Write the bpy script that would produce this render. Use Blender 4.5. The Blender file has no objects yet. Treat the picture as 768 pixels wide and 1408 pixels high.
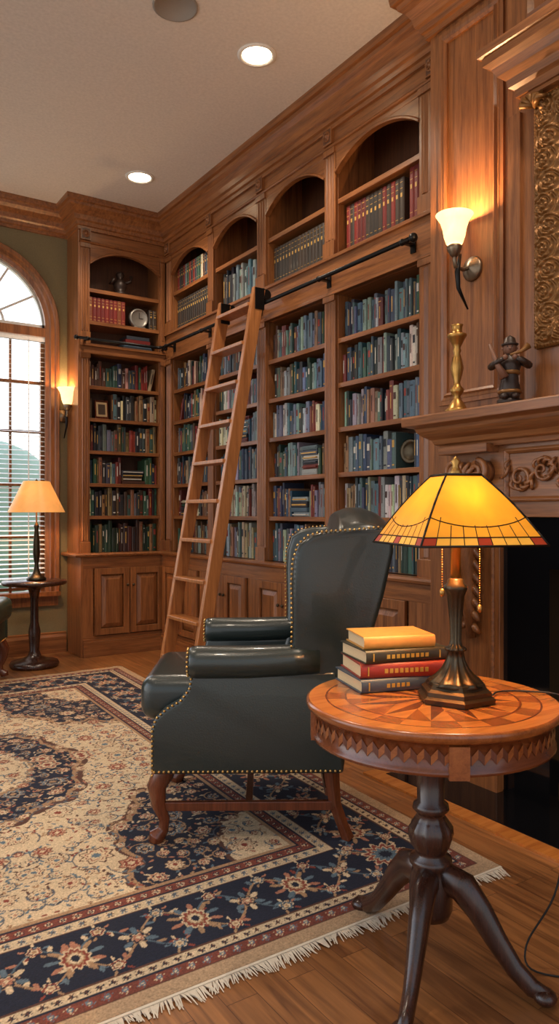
import bpy, math, random
from mathutils import Vector, Matrix
import numpy as np
random.seed(11)
R=random.random
def U(a,b): return a+(b-a)*random.random()
def lin(c):
    return tuple((x/255/12.92 if x/255<=0.04045 else ((x/255+0.055)/1.055)**2.4) for x in c)
# ---------------------------------------------------------------- mesh builder
class MB:
    def __init__(s): s.v=[];s.f=[];s.mi=[];s.sm=[];s.c=[];s.mats=[];s.M=Matrix.Identity(4);s.hascol=False
    def add(s,verts,faces,mat,smooth=False,col=None):
        b=len(s.v); M=s.M
        s.v.extend([tuple(M@Vector(p)) for p in verts])
        if mat not in s.mats: s.mats.append(mat)
        k=s.mats.index(mat); flip=M.determinant()<0
        for f in faces:
            g=[b+i for i in f]
            if flip: g.reverse()
            s.f.append(g); s.mi.append(k); s.sm.append(smooth)
        if col is not None: s.hascol=True
        s.c.extend([(col or (1,1,1))]*len(verts))
    def box(s,x0,x1,y0,y1,z0,z1,mat,col=None):
        v=[(x0,y0,z0),(x1,y0,z0),(x1,y1,z0),(x0,y1,z0),(x0,y0,z1),(x1,y0,z1),(x1,y1,z1),(x0,y1,z1)]
        s.add(v,[(3,2,1,0),(4,5,6,7),(0,1,5,4),(1,2,6,5),(2,3,7,6),(3,0,4,7)],mat,False,col)
    def obox(s,c,ax,ay,az,hx,hy,hz,mat,col=None):
        c=Vector(c);ax=Vector(ax).normalized();ay=Vector(ay).normalized();az=Vector(az).normalized()
        v=[]
        for sz in(-1,1):
            for sx,sy in((-1,-1),(1,-1),(1,1),(-1,1)):
                v.append(c+ax*hx*sx+ay*hy*sy+az*hz*sz)
        s.add(v,[(3,2,1,0),(4,5,6,7),(0,1,5,4),(1,2,6,5),(2,3,7,6),(3,0,4,7)],mat,False,col)
    def prism(s,poly,y0,y1,mat,smooth=False):
        n=len(poly)
        area=sum(poly[i][0]*poly[(i+1)%n][1]-poly[(i+1)%n][0]*poly[i][1] for i in range(n))
        if area<0: poly=list(reversed(poly))
        v=[(p[0],y0,p[1]) for p in poly]+[(p[0],y1,p[1]) for p in poly]
        f=[tuple(range(n)),tuple(range(2*n-1,n-1,-1))]
        for i in range(n):
            j=(i+1)%n; f.append((j,i,i+n,j+n))
        s.add(v,f,mat,smooth)
    def lathe(s,prof,c,mat,seg=28,smooth=True,flute=0,fl_amp=0,flr=None,rot=0,caps=True):
        v=[];f=[];n=len(prof)
        for k,(r,z) in enumerate(prof):
            for i in range(seg):
                a=2*math.pi*i/seg+rot
                rr=r
                if flute and (flr is None or flr[0]<=z<=flr[1]): rr=r*(1-fl_amp*(0.5-0.5*math.cos(a*flute)))
                v.append((c[0]+rr*math.cos(a),c[1]+rr*math.sin(a),c[2]+z))
        for k in range(n-1):
            for i in range(seg):
                j=(i+1)%seg
                f.append((k*seg+i,k*seg+j,(k+1)*seg+j,(k+1)*seg+i))
        if caps and prof[0][0]>1e-4: f.append(tuple(range(seg-1,-1,-1)))
        if caps and prof[-1][0]>1e-4: f.append(tuple((n-1)*seg+i for i in range(seg)))
        s.add(v,f,mat,smooth)
    def tube(s,pts,rad,mat,seg=10,smooth=True,sq=(1,1)):
        pts=[Vector(p) for p in pts]; n=len(pts)
        if not isinstance(rad,(list,tuple)): rad=[rad]*n
        v=[];f=[]
        t0=(pts[1]-pts[0]).normalized()
        up=Vector((0,0,1)) if abs(t0.z)<0.9 else Vector((1,0,0))
        nn=(up-t0*up.dot(t0)).normalized()
        for i in range(n):
            if i==0:t=pts[1]-pts[0]
            elif i==n-1:t=pts[-1]-pts[-2]
            else:t=pts[i+1]-pts[i-1]
            t.normalize(); nn=(nn-t*nn.dot(t)).normalized(); bb=t.cross(nn)
            for k in range(seg):
                a=2*math.pi*k/seg
                v.append(pts[i]+(nn*math.cos(a)*sq[0]+bb*math.sin(a)*sq[1])*rad[i])
        for i in range(n-1):
            for k in range(seg):
                j=(k+1)%seg
                f.append((i*seg+k,i*seg+j,(i+1)*seg+j,(i+1)*seg+k))
        f.append(tuple(range(seg-1,-1,-1))); f.append(tuple((n-1)*seg+k for k in range(seg)))
        s.add(v,f,mat,smooth)
    def sphere(s,c,r,mat,seg=14,rings=8,sc=(1,1,1)):
        v=[];f=[]
        for i in range(rings+1):
            th=math.pi*i/rings
            for k in range(seg):
                a=2*math.pi*k/seg
                v.append((c[0]+r*sc[0]*math.sin(th)*math.cos(a),c[1]+r*sc[1]*math.sin(th)*math.sin(a),c[2]-r*sc[2]*math.cos(th)))
        for i in range(rings):
            for k in range(seg):
                j=(k+1)%seg
                f.append((i*seg+k,i*seg+j,(i+1)*seg+j,(i+1)*seg+k))
        s.add(v,f,mat,True)
    def sweep(s,path,prof,mat,closed=False,smooth=False):
        n=len(path);m=len(prof);P=[Vector(p) for p in path];v=[];f=[]
        for i in range(n):
            if closed or 0<i<n-1:
                d1=(P[i]-P[i-1]).normalized(); d2=(P[(i+1)%n]-P[i]).normalized()
            elif i==0: d1=d2=(P[1]-P[0]).normalized()
            else: d1=d2=(P[-1]-P[-2]).normalized()
            n1=Vector((d1.y,-d1.x));n2=Vector((d2.y,-d2.x))
            mm=(n1+n2)/max(0.15,1+n1.dot(n2))
            for o,h in prof:
                q=P[i]+mm*o; v.append((q.x,q.y,h))
        for i in range(n if closed else n-1):
            j=(i+1)%n
            for k in range(m-1):
                f.append((i*m+k,i*m+k+1,j*m+k+1,j*m+k))
        if not closed:
            f.append(tuple(range(m))); f.append(tuple((n-1)*m+k for k in reversed(range(m))))
        s.add(v,f,mat,smooth)
    def obj(s,name,parent=None,bevel=0,seg=2,sub=0,recalc=False,ang=35):
        me=bpy.data.meshes.new(name)
        me.from_pydata(s.v,[],s.f)
        for m in s.mats: me.materials.append(MAT[m])
        me.polygons.foreach_set('material_index',s.mi)
        me.polygons.foreach_set('use_smooth',s.sm)
        if s.hascol:
            ca=me.color_attributes.new('Col','FLOAT_COLOR','POINT')
            arr=np.ones((len(s.v),4),dtype=np.float32); arr[:,:3]=np.array(s.c,dtype=np.float32)
            ca.data.foreach_set('color',arr.ravel())
        if recalc:
            import bmesh
            bm=bmesh.new();bm.from_mesh(me);bmesh.ops.recalc_face_normals(bm,faces=bm.faces);bm.to_mesh(me);bm.free()
        me.update()
        o=bpy.data.objects.new(name,me); bpy.context.scene.collection.objects.link(o)
        if parent: o.parent=parent
        if bevel:
            b=o.modifiers.new('bevel','BEVEL');b.width=bevel;b.segments=seg;b.limit_method='ANGLE';b.angle_limit=math.radians(ang)
        if sub:
            b=o.modifiers.new('sub','SUBSURF');b.levels=sub;b.render_levels=sub
        return o
def empty(name,loc=(0,0,0),rz=0):
    e=bpy.data.objects.new(name,None);e.location=loc;e.rotation_euler=(0,0,rz)
    e.empty_display_size=0.1
    bpy.context.scene.collection.objects.link(e);return e
# ---------------------------------------------------------------- materials
MAT={}
def newmat(name):
    m=bpy.data.materials.new(name);m.use_nodes=True;MAT[name]=m
    nt=m.node_tree;b=nt.nodes['Principled BSDF'];return m,nt,b
def plain(name,col,rough=0.5,metal=0,emit=0,ecol=None,spec=0.5,trans=0,bump=0,bscale=60,coat=0):
    m,nt,b=newmat(name)
    b.inputs['Base Color'].default_value=(*lin(col),1);b.inputs['Roughness'].default_value=rough
    b.inputs['Metallic'].default_value=metal;b.inputs['Specular IOR Level'].default_value=spec
    b.inputs['Coat Weight'].default_value=coat
    if emit:
        b.inputs['Emission Color'].default_value=(*lin(ecol or col),1);b.inputs['Emission Strength'].default_value=emit
    b.inputs['Transmission Weight'].default_value=trans
    tc=nt.nodes.new('ShaderNodeTexCoord');no=nt.nodes.new('ShaderNodeTexNoise');no.inputs['Scale'].default_value=bscale;no.inputs['Detail'].default_value=5
    nt.links.new(tc.outputs['Object'],no.inputs['Vector'])
    mx=nt.nodes.new('ShaderNodeMix');mx.data_type='RGBA'
    c=lin(col);mx.inputs['A'].default_value=(*[x*0.82 for x in c],1);mx.inputs['B'].default_value=(*[min(1,x*1.15) for x in c],1)
    nt.links.new(no.outputs['Fac'],mx.inputs['Factor']);nt.links.new(mx.outputs['Result'],b.inputs['Base Color'])
    if bump:
        bu=nt.nodes.new('ShaderNodeBump');bu.inputs['Strength'].default_value=bump;bu.inputs['Distance'].default_value=0.002
        nt.links.new(no.outputs['Fac'],bu.inputs['Height']);nt.links.new(bu.outputs['Normal'],b.inputs['Normal'])
    return m
def wood(name,c1,c2,axis='z',rough=0.34,s=1.0,coat=0.25,lo=.33,hi=.70):
    m,nt,b=newmat(name);N=nt.nodes;L=nt.links
    tc=N.new('ShaderNodeTexCoord');mp=N.new('ShaderNodeMapping')
    sc={'z':(30,30,1.6),'y':(30,1.6,30),'x':(1.6,30,30)}[axis];mp.inputs['Scale'].default_value=[k*s for k in sc]
    L.new(tc.outputs['Object'],mp.inputs['Vector'])
    n1=N.new('ShaderNodeTexNoise');n1.inputs['Scale'].default_value=1.6;n1.inputs['Detail'].default_value=7;n1.inputs['Distortion'].default_value=0.5
    L.new(mp.outputs['Vector'],n1.inputs['Vector'])
    n2=N.new('ShaderNodeTexNoise');n2.inputs['Scale'].default_value=9;n2.inputs['Detail'].default_value=3
    L.new(mp.outputs['Vector'],n2.inputs['Vector'])
    ad=N.new('ShaderNodeMath');ad.operation='MULTIPLY_ADD';ad.inputs[1].default_value=0.35;L.new(n2.outputs['Fac'],ad.inputs[0])
    mu=N.new('ShaderNodeMath');mu.operation='MULTIPLY';mu.inputs[1].default_value=0.7;L.new(n1.outputs['Fac'],mu.inputs[0]);L.new(mu.outputs[0],ad.inputs[2])
    rp=N.new('ShaderNodeValToRGB');rp.color_ramp.elements[0].position=lo;rp.color_ramp.elements[1].position=hi
    rp.color_ramp.elements[0].color=(*lin(c1),1);rp.color_ramp.elements[1].color=(*lin(c2),1)
    L.new(ad.outputs[0],rp.inputs['Fac']);L.new(rp.outputs['Color'],b.inputs['Base Color'])
    b.inputs['Roughness'].default_value=rough;b.inputs['Coat Weight'].default_value=coat;b.inputs['Coat Roughness'].default_value=0.25
    bu=N.new('ShaderNodeBump');bu.inputs['Strength'].default_value=0.10;bu.inputs['Distance'].default_value=0.002
    L.new(ad.outputs[0],bu.inputs['Height']);L.new(bu.outputs['Normal'],b.inputs['Normal'])
def vcol(name,rough=0.6,noise=0.15,nscale=300,bump=0.0,coat=0,sheen=0):
    m,nt,b=newmat(name);N=nt.nodes;L=nt.links
    at=N.new('ShaderNodeAttribute');at.attribute_name='Col'
    tc=N.new('ShaderNodeTexCoord');no=N.new('ShaderNodeTexNoise');no.inputs['Scale'].default_value=nscale;no.inputs['Detail'].default_value=3
    L.new(tc.outputs['Object'],no.inputs['Vector'])
    mr=N.new('ShaderNodeMapRange');mr.inputs['From Min'].default_value=0.3;mr.inputs['From Max'].default_value=0.7
    mr.inputs['To Min'].default_value=1-noise;mr.inputs['To Max'].default_value=1+noise
    L.new(no.outputs['Fac'],mr.inputs['Value'])
    vm=N.new('ShaderNodeVectorMath');vm.operation='SCALE';L.new(at.outputs['Color'],vm.inputs[0]);L.new(mr.outputs['Result'],vm.inputs['Scale'])
    L.new(vm.outputs['Vector'],b.inputs['Base Color']);b.inputs['Roughness'].default_value=rough
    b.inputs['Coat Weight'].default_value=coat;b.inputs['Sheen Weight'].default_value=sheen
    if bump:
        bu=N.new('ShaderNodeBump');bu.inputs['Strength'].default_value=bump;bu.inputs['Distance'].default_value=0.003
        L.new(no.outputs['Fac'],bu.inputs['Height']);L.new(bu.outputs['Normal'],b.inputs['Normal'])
W1,W2=(98,56,30),(160,102,58)
wood('wood_v',W1,W2,'z');wood('wood_y',W1,W2,'y');wood('wood_x',W1,W2,'x')
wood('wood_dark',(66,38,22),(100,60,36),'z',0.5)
wood('ladder_wood',(140,84,44),(192,126,72),'z',0.35)
wood('mahogany',(52,20,10),(92,38,20),'z',0.22,1.0,0.5)
wood('mahogany_red',(78,38,22),(120,62,36),'z',0.25,1.0,0.4)
wood('ebony_wood',(40,21,15),(72,40,28),'z',0.26,1.0,0.4)
wood('inlay_a',(158,90,40),(196,124,58),'x',0.2,1.0,0.4)
wood('inlay_b',(124,64,28),(166,94,44),'y',0.2,1.0,0.4)
wood('inlay_c',(88,42,20),(124,62,30),'x',0.2,1.0,0.4)
plain('ceiling_paint',(220,212,205),0.85)
plain('wall_paint',(128,116,86),0.85,bump=0.1,bscale=120)
plain('white_trim',(235,232,226),0.5)
plain('blind_white',(240,243,245),0.5)
plain('black_iron',(26,24,24),0.35,0.6)
plain('bronze',(74,64,50),0.34,0.85,bump=0.2,bscale=80)
plain('pewter',(130,114,96),0.35,0.9)
plain('brass',(180,136,74),0.33,0.9)
plain('nail_brass',(205,165,100),0.3,1.0)
plain('antique_gold',(128,86,42),0.42,0.45,bump=0.5,bscale=50)
plain('leather',(38,47,46),0.28,0,spec=0.6,bump=0.3,bscale=180,coat=0.25)
plain('leather_green',(44,64,54),0.35,0,spec=0.5,bump=0.25,bscale=260,coat=0.1)
plain('black_marble',(14,14,17),0.08,0,spec=0.6,bscale=6)
plain('fire_brick',(160,122,74),0.8,bump=0.6,bscale=30)
plain('soot',(22,20,19),0.9)
plain('lamp_lens',(255,244,225),0.5,emit=14,ecol=(255,230,190))
plain('speaker_grille',(150,144,138),0.7,bump=0.3,bscale=500)
plain('page_paper',(205,180,140),0.8,bump=0.3,bscale=400)
plain('fringe_wool',(222,208,186),0.9)
plain('cord',(20,16,14),0.5)
plain('lead_came',(30,22,14),0.4,0.5)
plain('crystal',(220,225,230),0.05,trans=0.9)
plain('lawn_grass',(170,182,158),0.9,bump=0.5,bscale=8)
plain('tree_leaf',(160,178,156),0.9,bump=1,bscale=4)
plain('statue_dark',(54,40,34),0.4,0.3)
plain('statue_skin',(120,80,60),0.5)
plain('statue_cream',(170,140,100),0.5)
plain('clock_silver',(150,145,138),0.35,0.6)
plain('clock_face',(215,205,185),0.5)
plain('painting',(60,44,32),0.4,bscale=3)
vcol('book_mat',0.5,0.12,120,coat=0.1)
vcol('rug_mat',0.95,0.25,200,bump=0.5,sheen=0.0)
def glow(name,col,ecol,estr,transl=0.05,base=1.0):
    m,nt,b=newmat(name);N=nt.nodes;L=nt.links
    tc=N.new('ShaderNodeTexCoord');no=N.new('ShaderNodeTexNoise');no.inputs['Scale'].default_value=9;no.inputs['Detail'].default_value=4;no.inputs['Distortion'].default_value=1
    L.new(tc.outputs['Object'],no.inputs['Vector'])
    rp=N.new('ShaderNodeValToRGB');rp.color_ramp.elements[0].position=0.3;rp.color_ramp.elements[1].position=0.7
    c=lin(col);rp.color_ramp.elements[0].color=(*[x*0.75 for x in c],1);rp.color_ramp.elements[1].color=(*c,1)
    L.new(no.outputs['Fac'],rp.inputs['Fac'])
    tr=N.new('ShaderNodeBsdfTranslucent');L.new(rp.outputs['Color'],tr.inputs['Color'])
    L.new(rp.outputs['Color'],b.inputs['Base Color']);b.inputs['Roughness'].default_value=0.4
    ml=N.new('ShaderNodeMix');ml.data_type='RGBA';ml.blend_type='MIX'
    e=lin(ecol);ml.inputs['A'].default_value=(*[x*.75 for x in e],1);ml.inputs['B'].default_value=(*e,1);L.new(no.outputs['Fac'],ml.inputs['Factor'])
    L.new(ml.outputs['Result'],b.inputs['Emission Color']);b.inputs['Emission Strength'].default_value=estr
    mx=N.new('ShaderNodeMixShader');mx.inputs[0].default_value=transl
    L.new(b.outputs[0],mx.inputs[1]);L.new(tr.outputs[0],mx.inputs[2]);L.new(mx.outputs[0],N['Material Output'].inputs['Surface'])
glow('shade_amber',(215,140,32),(236,156,32),0.40,0.055)
glow('shade_yellow',(220,160,60),(238,170,55),0.36,0.05)
glow('shade_red',(150,50,20),(170,50,15),0.3,0.03)
glow('sconce_glass',(250,220,180),(255,215,150),1.7,0.10)
glow('shade_cream',(215,155,88),(250,170,90),0.42,0.035)
# floor planks
m,nt,b=newmat('oak_floor');N=nt.nodes;L=nt.links
tc=N.new('ShaderNodeTexCoord');mp=N.new('ShaderNodeMapping');mp.inputs['Rotation'].default_value=(0,0,math.radians(90))
L.new(tc.outputs['Object'],mp.inputs['Vector'])
br=N.new('ShaderNodeTexBrick');br.inputs['Scale'].default_value=1;br.inputs['Brick Width'].default_value=1.1;br.inputs['Row Height'].default_value=0.085
br.inputs['Mortar Size'].default_value=0.001;br.inputs['Color1'].default_value=(0,0,0,1);br.inputs['Color2'].default_value=(1,1,1,1);br.inputs['Mortar'].default_value=(0.5,0.5,0.5,1);br.offset=0.37
L.new(mp.outputs['Vector'],br.inputs['Vector'])
mp2=N.new('ShaderNodeMapping');mp2.inputs['Scale'].default_value=(30,1.8,1);L.new(tc.outputs['Object'],mp2.inputs['Vector'])
vadd=N.new('ShaderNodeVectorMath');vadd.operation='ADD'
vs=N.new('ShaderNodeVectorMath');vs.operation='SCALE';vs.inputs['Scale'].default_value=7;L.new(br.outputs['Color'],vs.inputs[0])
L.new(mp2.outputs['Vector'],vadd.inputs[0]);L.new(vs.outputs['Vector'],vadd.inputs[1])
no=N.new('ShaderNodeTexNoise');no.inputs['Scale'].default_value=1.5;no.inputs['Detail'].default_value=8;no.inputs['Distortion'].default_value=0.8
L.new(vadd.outputs['Vector'],no.inputs['Vector'])
bw=N.new('ShaderNodeRGBToBW');L.new(br.outputs['Color'],bw.inputs['Color'])
ma=N.new('ShaderNodeMath');ma.operation='MULTIPLY_ADD';ma.inputs[1].default_value=0.14;L.new(bw.outputs[0],ma.inputs[0])
mu=N.new('ShaderNodeMath');mu.operation='MULTIPLY';mu.inputs[1].default_value=0.86;L.new(no.outputs['Fac'],mu.inputs[0]);L.new(mu.outputs[0],ma.inputs[2])
rp=N.new('ShaderNodeValToRGB');rp.color_ramp.elements[0].position=0.3;rp.color_ramp.elements[1].position=0.74
rp.color_ramp.elements[0].color=(*lin((104,62,34)),1);rp.color_ramp.elements[1].color=(*lin((176,116,66)),1)
L.new(ma.outputs[0],rp.inputs['Fac'])
mx=N.new('ShaderNodeMix');mx.data_type='RGBA';L.new(br.outputs['Fac'],mx.inputs['Factor']);L.new(rp.outputs['Color'],mx.inputs['A']);mx.inputs['B'].default_value=(*lin((88,50,26)),1)
L.new(mx.outputs['Result'],b.inputs['Base Color']);b.inputs['Roughness'].default_value=0.32;b.inputs['Coat Weight'].default_value=0.15

# ---------------------------------------------------------------- constants
FX=2.68; FY=5.80; WY=6.08; CZ=3.62; BX=2.55; OX=2.47
def frame(kind,base):
    if kind=='R': return Matrix(((0,-1,0,base),(1,0,0,0),(0,0,1,0),(0,0,0,1)))
    return Matrix(((1,0,0,0),(0,-1,0,base),(0,0,1,0),(0,0,0,1)))
SWAP=Matrix(((1,0,0,0),(0,0,1,0),(0,1,0,0),(0,0,0,1))) # (a,b,h)->(a,h,b)
MR=frame('R',FX); ML=frame('L',FY)
# ---------------------------------------------------------------- room shell
def simple(name,fn,**k):
    mb=MB();fn(mb);return mb.obj(name,**k)
simple('floor',lambda m:m.box(-3.2,3.1,-2.2,6.3,-0.08,0,'oak_floor'))
simple('ceiling',lambda m:m.box(-3.2,3.1,-2.2,6.3,CZ,CZ+0.1,'ceiling_paint'))
simple('wall_right',lambda m:m.box(3.0,3.12,-2.2,6.23,0,CZ,'wall_paint'))
wx0,wx1,wz0,wzs,wr=0.64,1.76,0.5,2.64,0.56;wc=1.2
def arc(cx,cz,r,a0,a1,n): return [(cx+r*math.cos(a0+(a1-a0)*i/n),cz+r*math.sin(a0+(a1-a0)*i/n)) for i in range(n+1)]
def wall_win(m):
    m.prism([(-3.2,0),(3.0,0),(3.0,wz0),(-3.2,wz0)],WY,WY+0.15,'wall_paint')
    m.prism([(-3.2,wz0),(wx0,wz0),(wx0,CZ),(-3.2,CZ)],WY,WY+0.15,'wall_paint')
    m.prism([(wx1,wz0),(3.0,wz0),(3.0,CZ),(wx1,CZ)],WY,WY+0.15,'wall_paint')
    m.prism(arc(wc,wzs,wr,math.pi,0,32)+[(wx1,CZ),(wx0,CZ)],WY,WY+0.15,'wall_paint')
simple('wall_back',wall_win)
# chimney wall
fy0,fy1,fz1=0.98,1.81,0.93
def chim(m):
    m.box(BX,3.0,fy1,2.55,0,CZ,'wood_v');m.box(BX,3.0,-2.2,fy0,0,CZ,'wood_v');m.box(BX,3.0,fy0,fy1,fz1,CZ,'wood_v')
    m.box(OX,BX+.01,0.78,2.03,1.5,CZ,'wood_v')
    m.M=frame('R',BX)@SWAP
    pp=[(0,0),(0,.012),(.012,.02),(.02,.01),(.034,.014),(.04,0)]
    for a0,a1,z0,z1 in((2.165,2.435,1.70,3.32),(0.4,0.66,1.70,3.32)):
        m.sweep([(a0,z0),(a0,z1),(a1,z1),(a1,z0)],[(-o,h) for o,h in pp],'wood_v',True)
        m.sweep([(a0-.055,z0-.055),(a0-.055,z1+.055),(a1+.055,z1+.055),(a1+.055,z0-.055)],[(0,0),(0,.012),(.02,.012),(.03,.0)],'wood_v',True)
    m.M=frame('R',OX)@SWAP
    m.sweep([(.88,3.12),(.88,3.36),(1.93,3.36),(1.93,3.12)],[(0,0),(0,.012),(.012,.02),(.03,0)],'wood_y',True)
    m.M=frame('R',OX)
    for a in (1.955,.79):
        m.box(a,a+.06,0,.018,1.6,2.76,'wood_v')
    m.M=Matrix.Identity(4)
simple('wall_fireplace',chim,recalc=True)
# crown
cp=[(0.0,3.40),(.018,3.40),(.02,3.425),(.035,3.43),(.04,3.455),(.055,3.465),(.062,3.50),(.085,3.535),(.11,3.555),(.115,3.575),(.135,3.58),(.14,3.61),(.14,3.62),(0,3.62)]
def crown(m):
    m.sweep([(-3.2,WY),(1.93,WY),(1.93,FY),(FX,FY),(FX,2.55),(BX,2.55),(BX,2.03),(OX,2.03),(OX,.78),(BX,.78),(BX,-2.2)],cp,'wood_y')
    m.sweep([(1.93,FY),(FX,FY),(FX,2.55)],[(0,3.30),(.012,3.302),(.016,3.31),(.012,3.318),(0,3.32)],'wood_y')
simple('trim_1',crown)
def base(m):
    m.sweep([(-3.2,WY),(1.91,WY)],[(0,0),(.022,0),(.022,.13),(.012,.15),(.012,.165),(0,.17)],'wood_x')
simple('baseboard_back',base)
# ---------------------------------------------------------------- bookcases
LV=[.82,1.118,1.38,1.645,1.906,2.168]
bookcase=empty('built_in_bookcase')
def door(m,u0,u1,z0,z1,d):
    w=.05
    m.box(u0,u0+w,d,d+.02,z0,z1,'wood_v');m.box(u1-w,u1,d,d+.02,z0,z1,'wood_v')
    m.box(u0+w,u1-w,d,d+.02,z0,z0+w,'wood_v');m.box(u0+w,u1-w,d,d+.02,z1-w,z1,'wood_v')
    a0,a1,b0,b1=u0+w+.004,u1-w-.004,z0+w+.004,z1-w-.004;i=.035
    v=[(a0,d,b0),(a1,d,b0),(a1,d,b1),(a0,d,b1),(a0+i,d+.018,b0+i),(a1-i,d+.018,b0+i),(a1-i,d+.018,b1-i),(a0+i,d+.018,b1-i)]
    m.add(v,[(0,1,5,4),(1,2,6,5),(2,3,7,6),(3,0,4,7),(4,5,6,7)],'wood_v')
def pil(m,u0,u1,z0,z1,fl=3):
    m.box(u0,u1,-.02,.0,z0,z1,'wood_v')
    m.box(u0-.003,u1+.003,0,.012,z0,z0+.09,'wood_v');m.box(u0-.003,u1+.003,0,.012,z1-.035,z1,'wood_v')
    w=(u1-u0-.02)/fl
    for i in range(fl):
        c=u0+.01+w*(i+.5)
        v=[(c-w*.38,0,z0+.1),(c,.009,z0+.1),(c+w*.38,0,z0+.1),(c-w*.38,0,z1-.045),(c,.009,z1-.045),(c+w*.38,0,z1-.045)]
        m.add(v,[(0,1,4,3),(1,2,5,4),(0,2,1),(3,4,5)],'wood_v')
def rosette(m,u,z):
    m.box(u-.042,u+.042,0,.022,z-.048,z+.048,'wood_v')
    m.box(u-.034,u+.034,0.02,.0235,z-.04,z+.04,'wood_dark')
    M0=m.M;m.M=M0@Matrix.Translation((u,.022,z))@Matrix.Rotation(-math.pi/2,4,'X')
    m.lathe([(.03,0),(.032,.006),(.026,.008),(.022,.003),(.014,.004),(.01,.012),(0,.014)],(0,0,0),'wood_v',16)
    for k in range(8):
        a=k*math.pi/4;m.sphere((.02*math.cos(a),.02*math.sin(a),.006),.006,'wood_v',8,4)
    m.M=M0
def casework(m,bays,u0,u1,fill,levels_up,band,dp,floor_up):
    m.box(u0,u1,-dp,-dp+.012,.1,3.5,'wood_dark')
    m.box(u0,u1,-.03,0,3.27,3.60,'wood_y' if dp>.29 else 'wood_x')
    hz='wood_y' if dp>.29 else 'wood_x'
    m.box(u0,u1,-.03,0,band[0],band[1],hz)
    m.box(u0,u1,-dp,-.03,band[0],band[0]+.02,hz)
    m.box(u0,u1,-dp,-.03,band[1]-.02,band[1],hz)
    m.box(u0,u1,-.01,.014,band[0],band[0]+.016,hz);m.box(u0,u1,-.01,.018,band[1]-.02,band[1],hz)
    m.box(u0,u1,-dp,-.03,3.5,3.52,hz)
    edges=[u0]+[x for b in bays for x in b]+[u1]
    for i in range(0,len(edges),2):
        a,b=edges[i],edges[i+1]
        if b-a<.01: continue
        m.box(a,b,-dp,-.02,.8,3.5,'wood_v')
        pil(m,a+.004,b-.004,.82,band[0],3 if b-a>.07 else 2)
        pil(m,a+.004,b-.004,band[1],3.30,3 if b-a>.07 else 2)
        if b-a>.07: rosette(m,(a+b)/2,3.37)
    for a,b in bays:
        for z in LV[1:]:
            m.box(a,b,-dp,-.035,z-.022,z,hz);m.box(a,b,-.036,-.018,z-.026,z+.002,hz)
        for z in levels_up:
            m.box(a,b,-dp,-.035,z-.024,z,hz);m.box(a,b,-.036,-.018,z-.028,z+.002,hz)
        w=(b-a)/2;c=(a+b)/2;rise=.115;rr=(w*w+rise*rise)/(2*rise);top=3.255
        th=math.asin(w/rr)
        ar=[(c+rr*math.sin(-th+2*th*i/18),top-rr+rr*math.cos(-th+2*th*i/18)) for i in range(19)]
        m.prism(ar+[(b,3.29),(a,3.29)],-.028,-.002,hz)
        M0=m.M;m.M=M0@SWAP
        m.sweep(ar,[(0,-.005),(0,.008),(-.012,.008),(-.018,-.002)],hz)
        m.M=M0
    cd=.07
    m.box(u0,u1,-dp,cd-.02,.0,.79,hz)
    m.box(u0,u1,cd-.02,cd,.0,.16,hz);m.box(u0,u1,cd,cd+.018,.0,.12,hz);m.box(u0,u1,cd,cd+.01,.12,.14,hz)
    m.box(u0,u1,cd-.02,cd,.70,.79,hz)
    for i in range(0,len(edges),2):
        m.box(edges[i],edges[i+1],cd-.02,cd,.16,.70,'wood_v')
    for a,b in bays:
        mid=(a+b)/2
        m.box(mid-.012,mid+.012,cd-.02,cd,.16,.70,'wood_v')
        door(m,a+.008,mid-.004,.17,.70,cd);door(m,mid+.004,b-.008,.17,.70,cd)
        for s_ in(-1,1): m.sphere((mid+s_*.025,cd+.034,.56),.011,'bronze',8,6)
baysR=[(2.765,3.453),(3.565,4.215),(4.335,4.955),(5.05,5.69)]
m=MB();m.M=MR
casework(m,baysR,2.55,FY-0.0,None,[2.99],(2.43,2.66),.31,None)
m.obj('case_right_run',bookcase,bevel=.0015,seg=1,recalc=True)
baysL=[(2.02,2.625)]
m=MB();m.M=ML
casework(m,baysL,1.935,FX-.002,None,[2.69,2.95],(2.42,2.50),.27,None)
m.box(1.92,1.938,-.275,.0,.8,3.6,'wood_v')
m.box(1.92,1.938,-.275,.07,.0,.8,'wood_v')
m.obj('case_back_run',bookcase,bevel=.0015,seg=1,recalc=True)
m=MB()
m.sweep([(1.965,WY-.01),(1.965,FY),(FX,FY),(FX,2.56)],[(-.04,.79),(.075,.79),(.095,.797),(.10,.81),(.092,.822),(-.04,.822)],'wood_y')
m.box(FX-.01,2.99,2.56,6.05,.79,.822,'wood_y');m.box(1.98,FX,FY-.01,6.06,.79,.822,'wood_x')
m.obj('countertop',bookcase,recalc=True)
# ---- books
def C(*a): return [lin(c) for c in a]
PB=C((76,100,118),(98,120,132),(52,72,92),(116,126,128),(46,52,62),(146,150,148),(82,100,104),(116,50,42),(60,88,86),(170,160,142),(100,122,138),(54,64,82),(142,112,86),(42,80,98),(122,136,142),(196,192,182),(36,38,46),(154,164,168),(84,58,42),(40,44,44),(70,92,108),(94,38,34),(44,70,54),(128,142,148))
PM=C((46,46,48),(76,46,34),(38,66,50),(124,42,34),(172,150,118),(36,50,70),(94,68,44),(132,100,62),(50,84,68),(200,188,160),(56,58,66),(98,36,32),(28,28,32),(90,102,106),(50,38,32))
PG=C((28,54,38),(24,42,32),(54,32,26),(38,62,44),(66,30,26),(124,100,66))
PD=C((52,42,36),(44,38,34),(58,46,38))
PR=C((120,34,28),(106,28,26),(92,26,24))
PDR=PD*2+PR+C((66,60,56))
GOLD=lin((196,154,80));WHT=lin((208,203,192))
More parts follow.
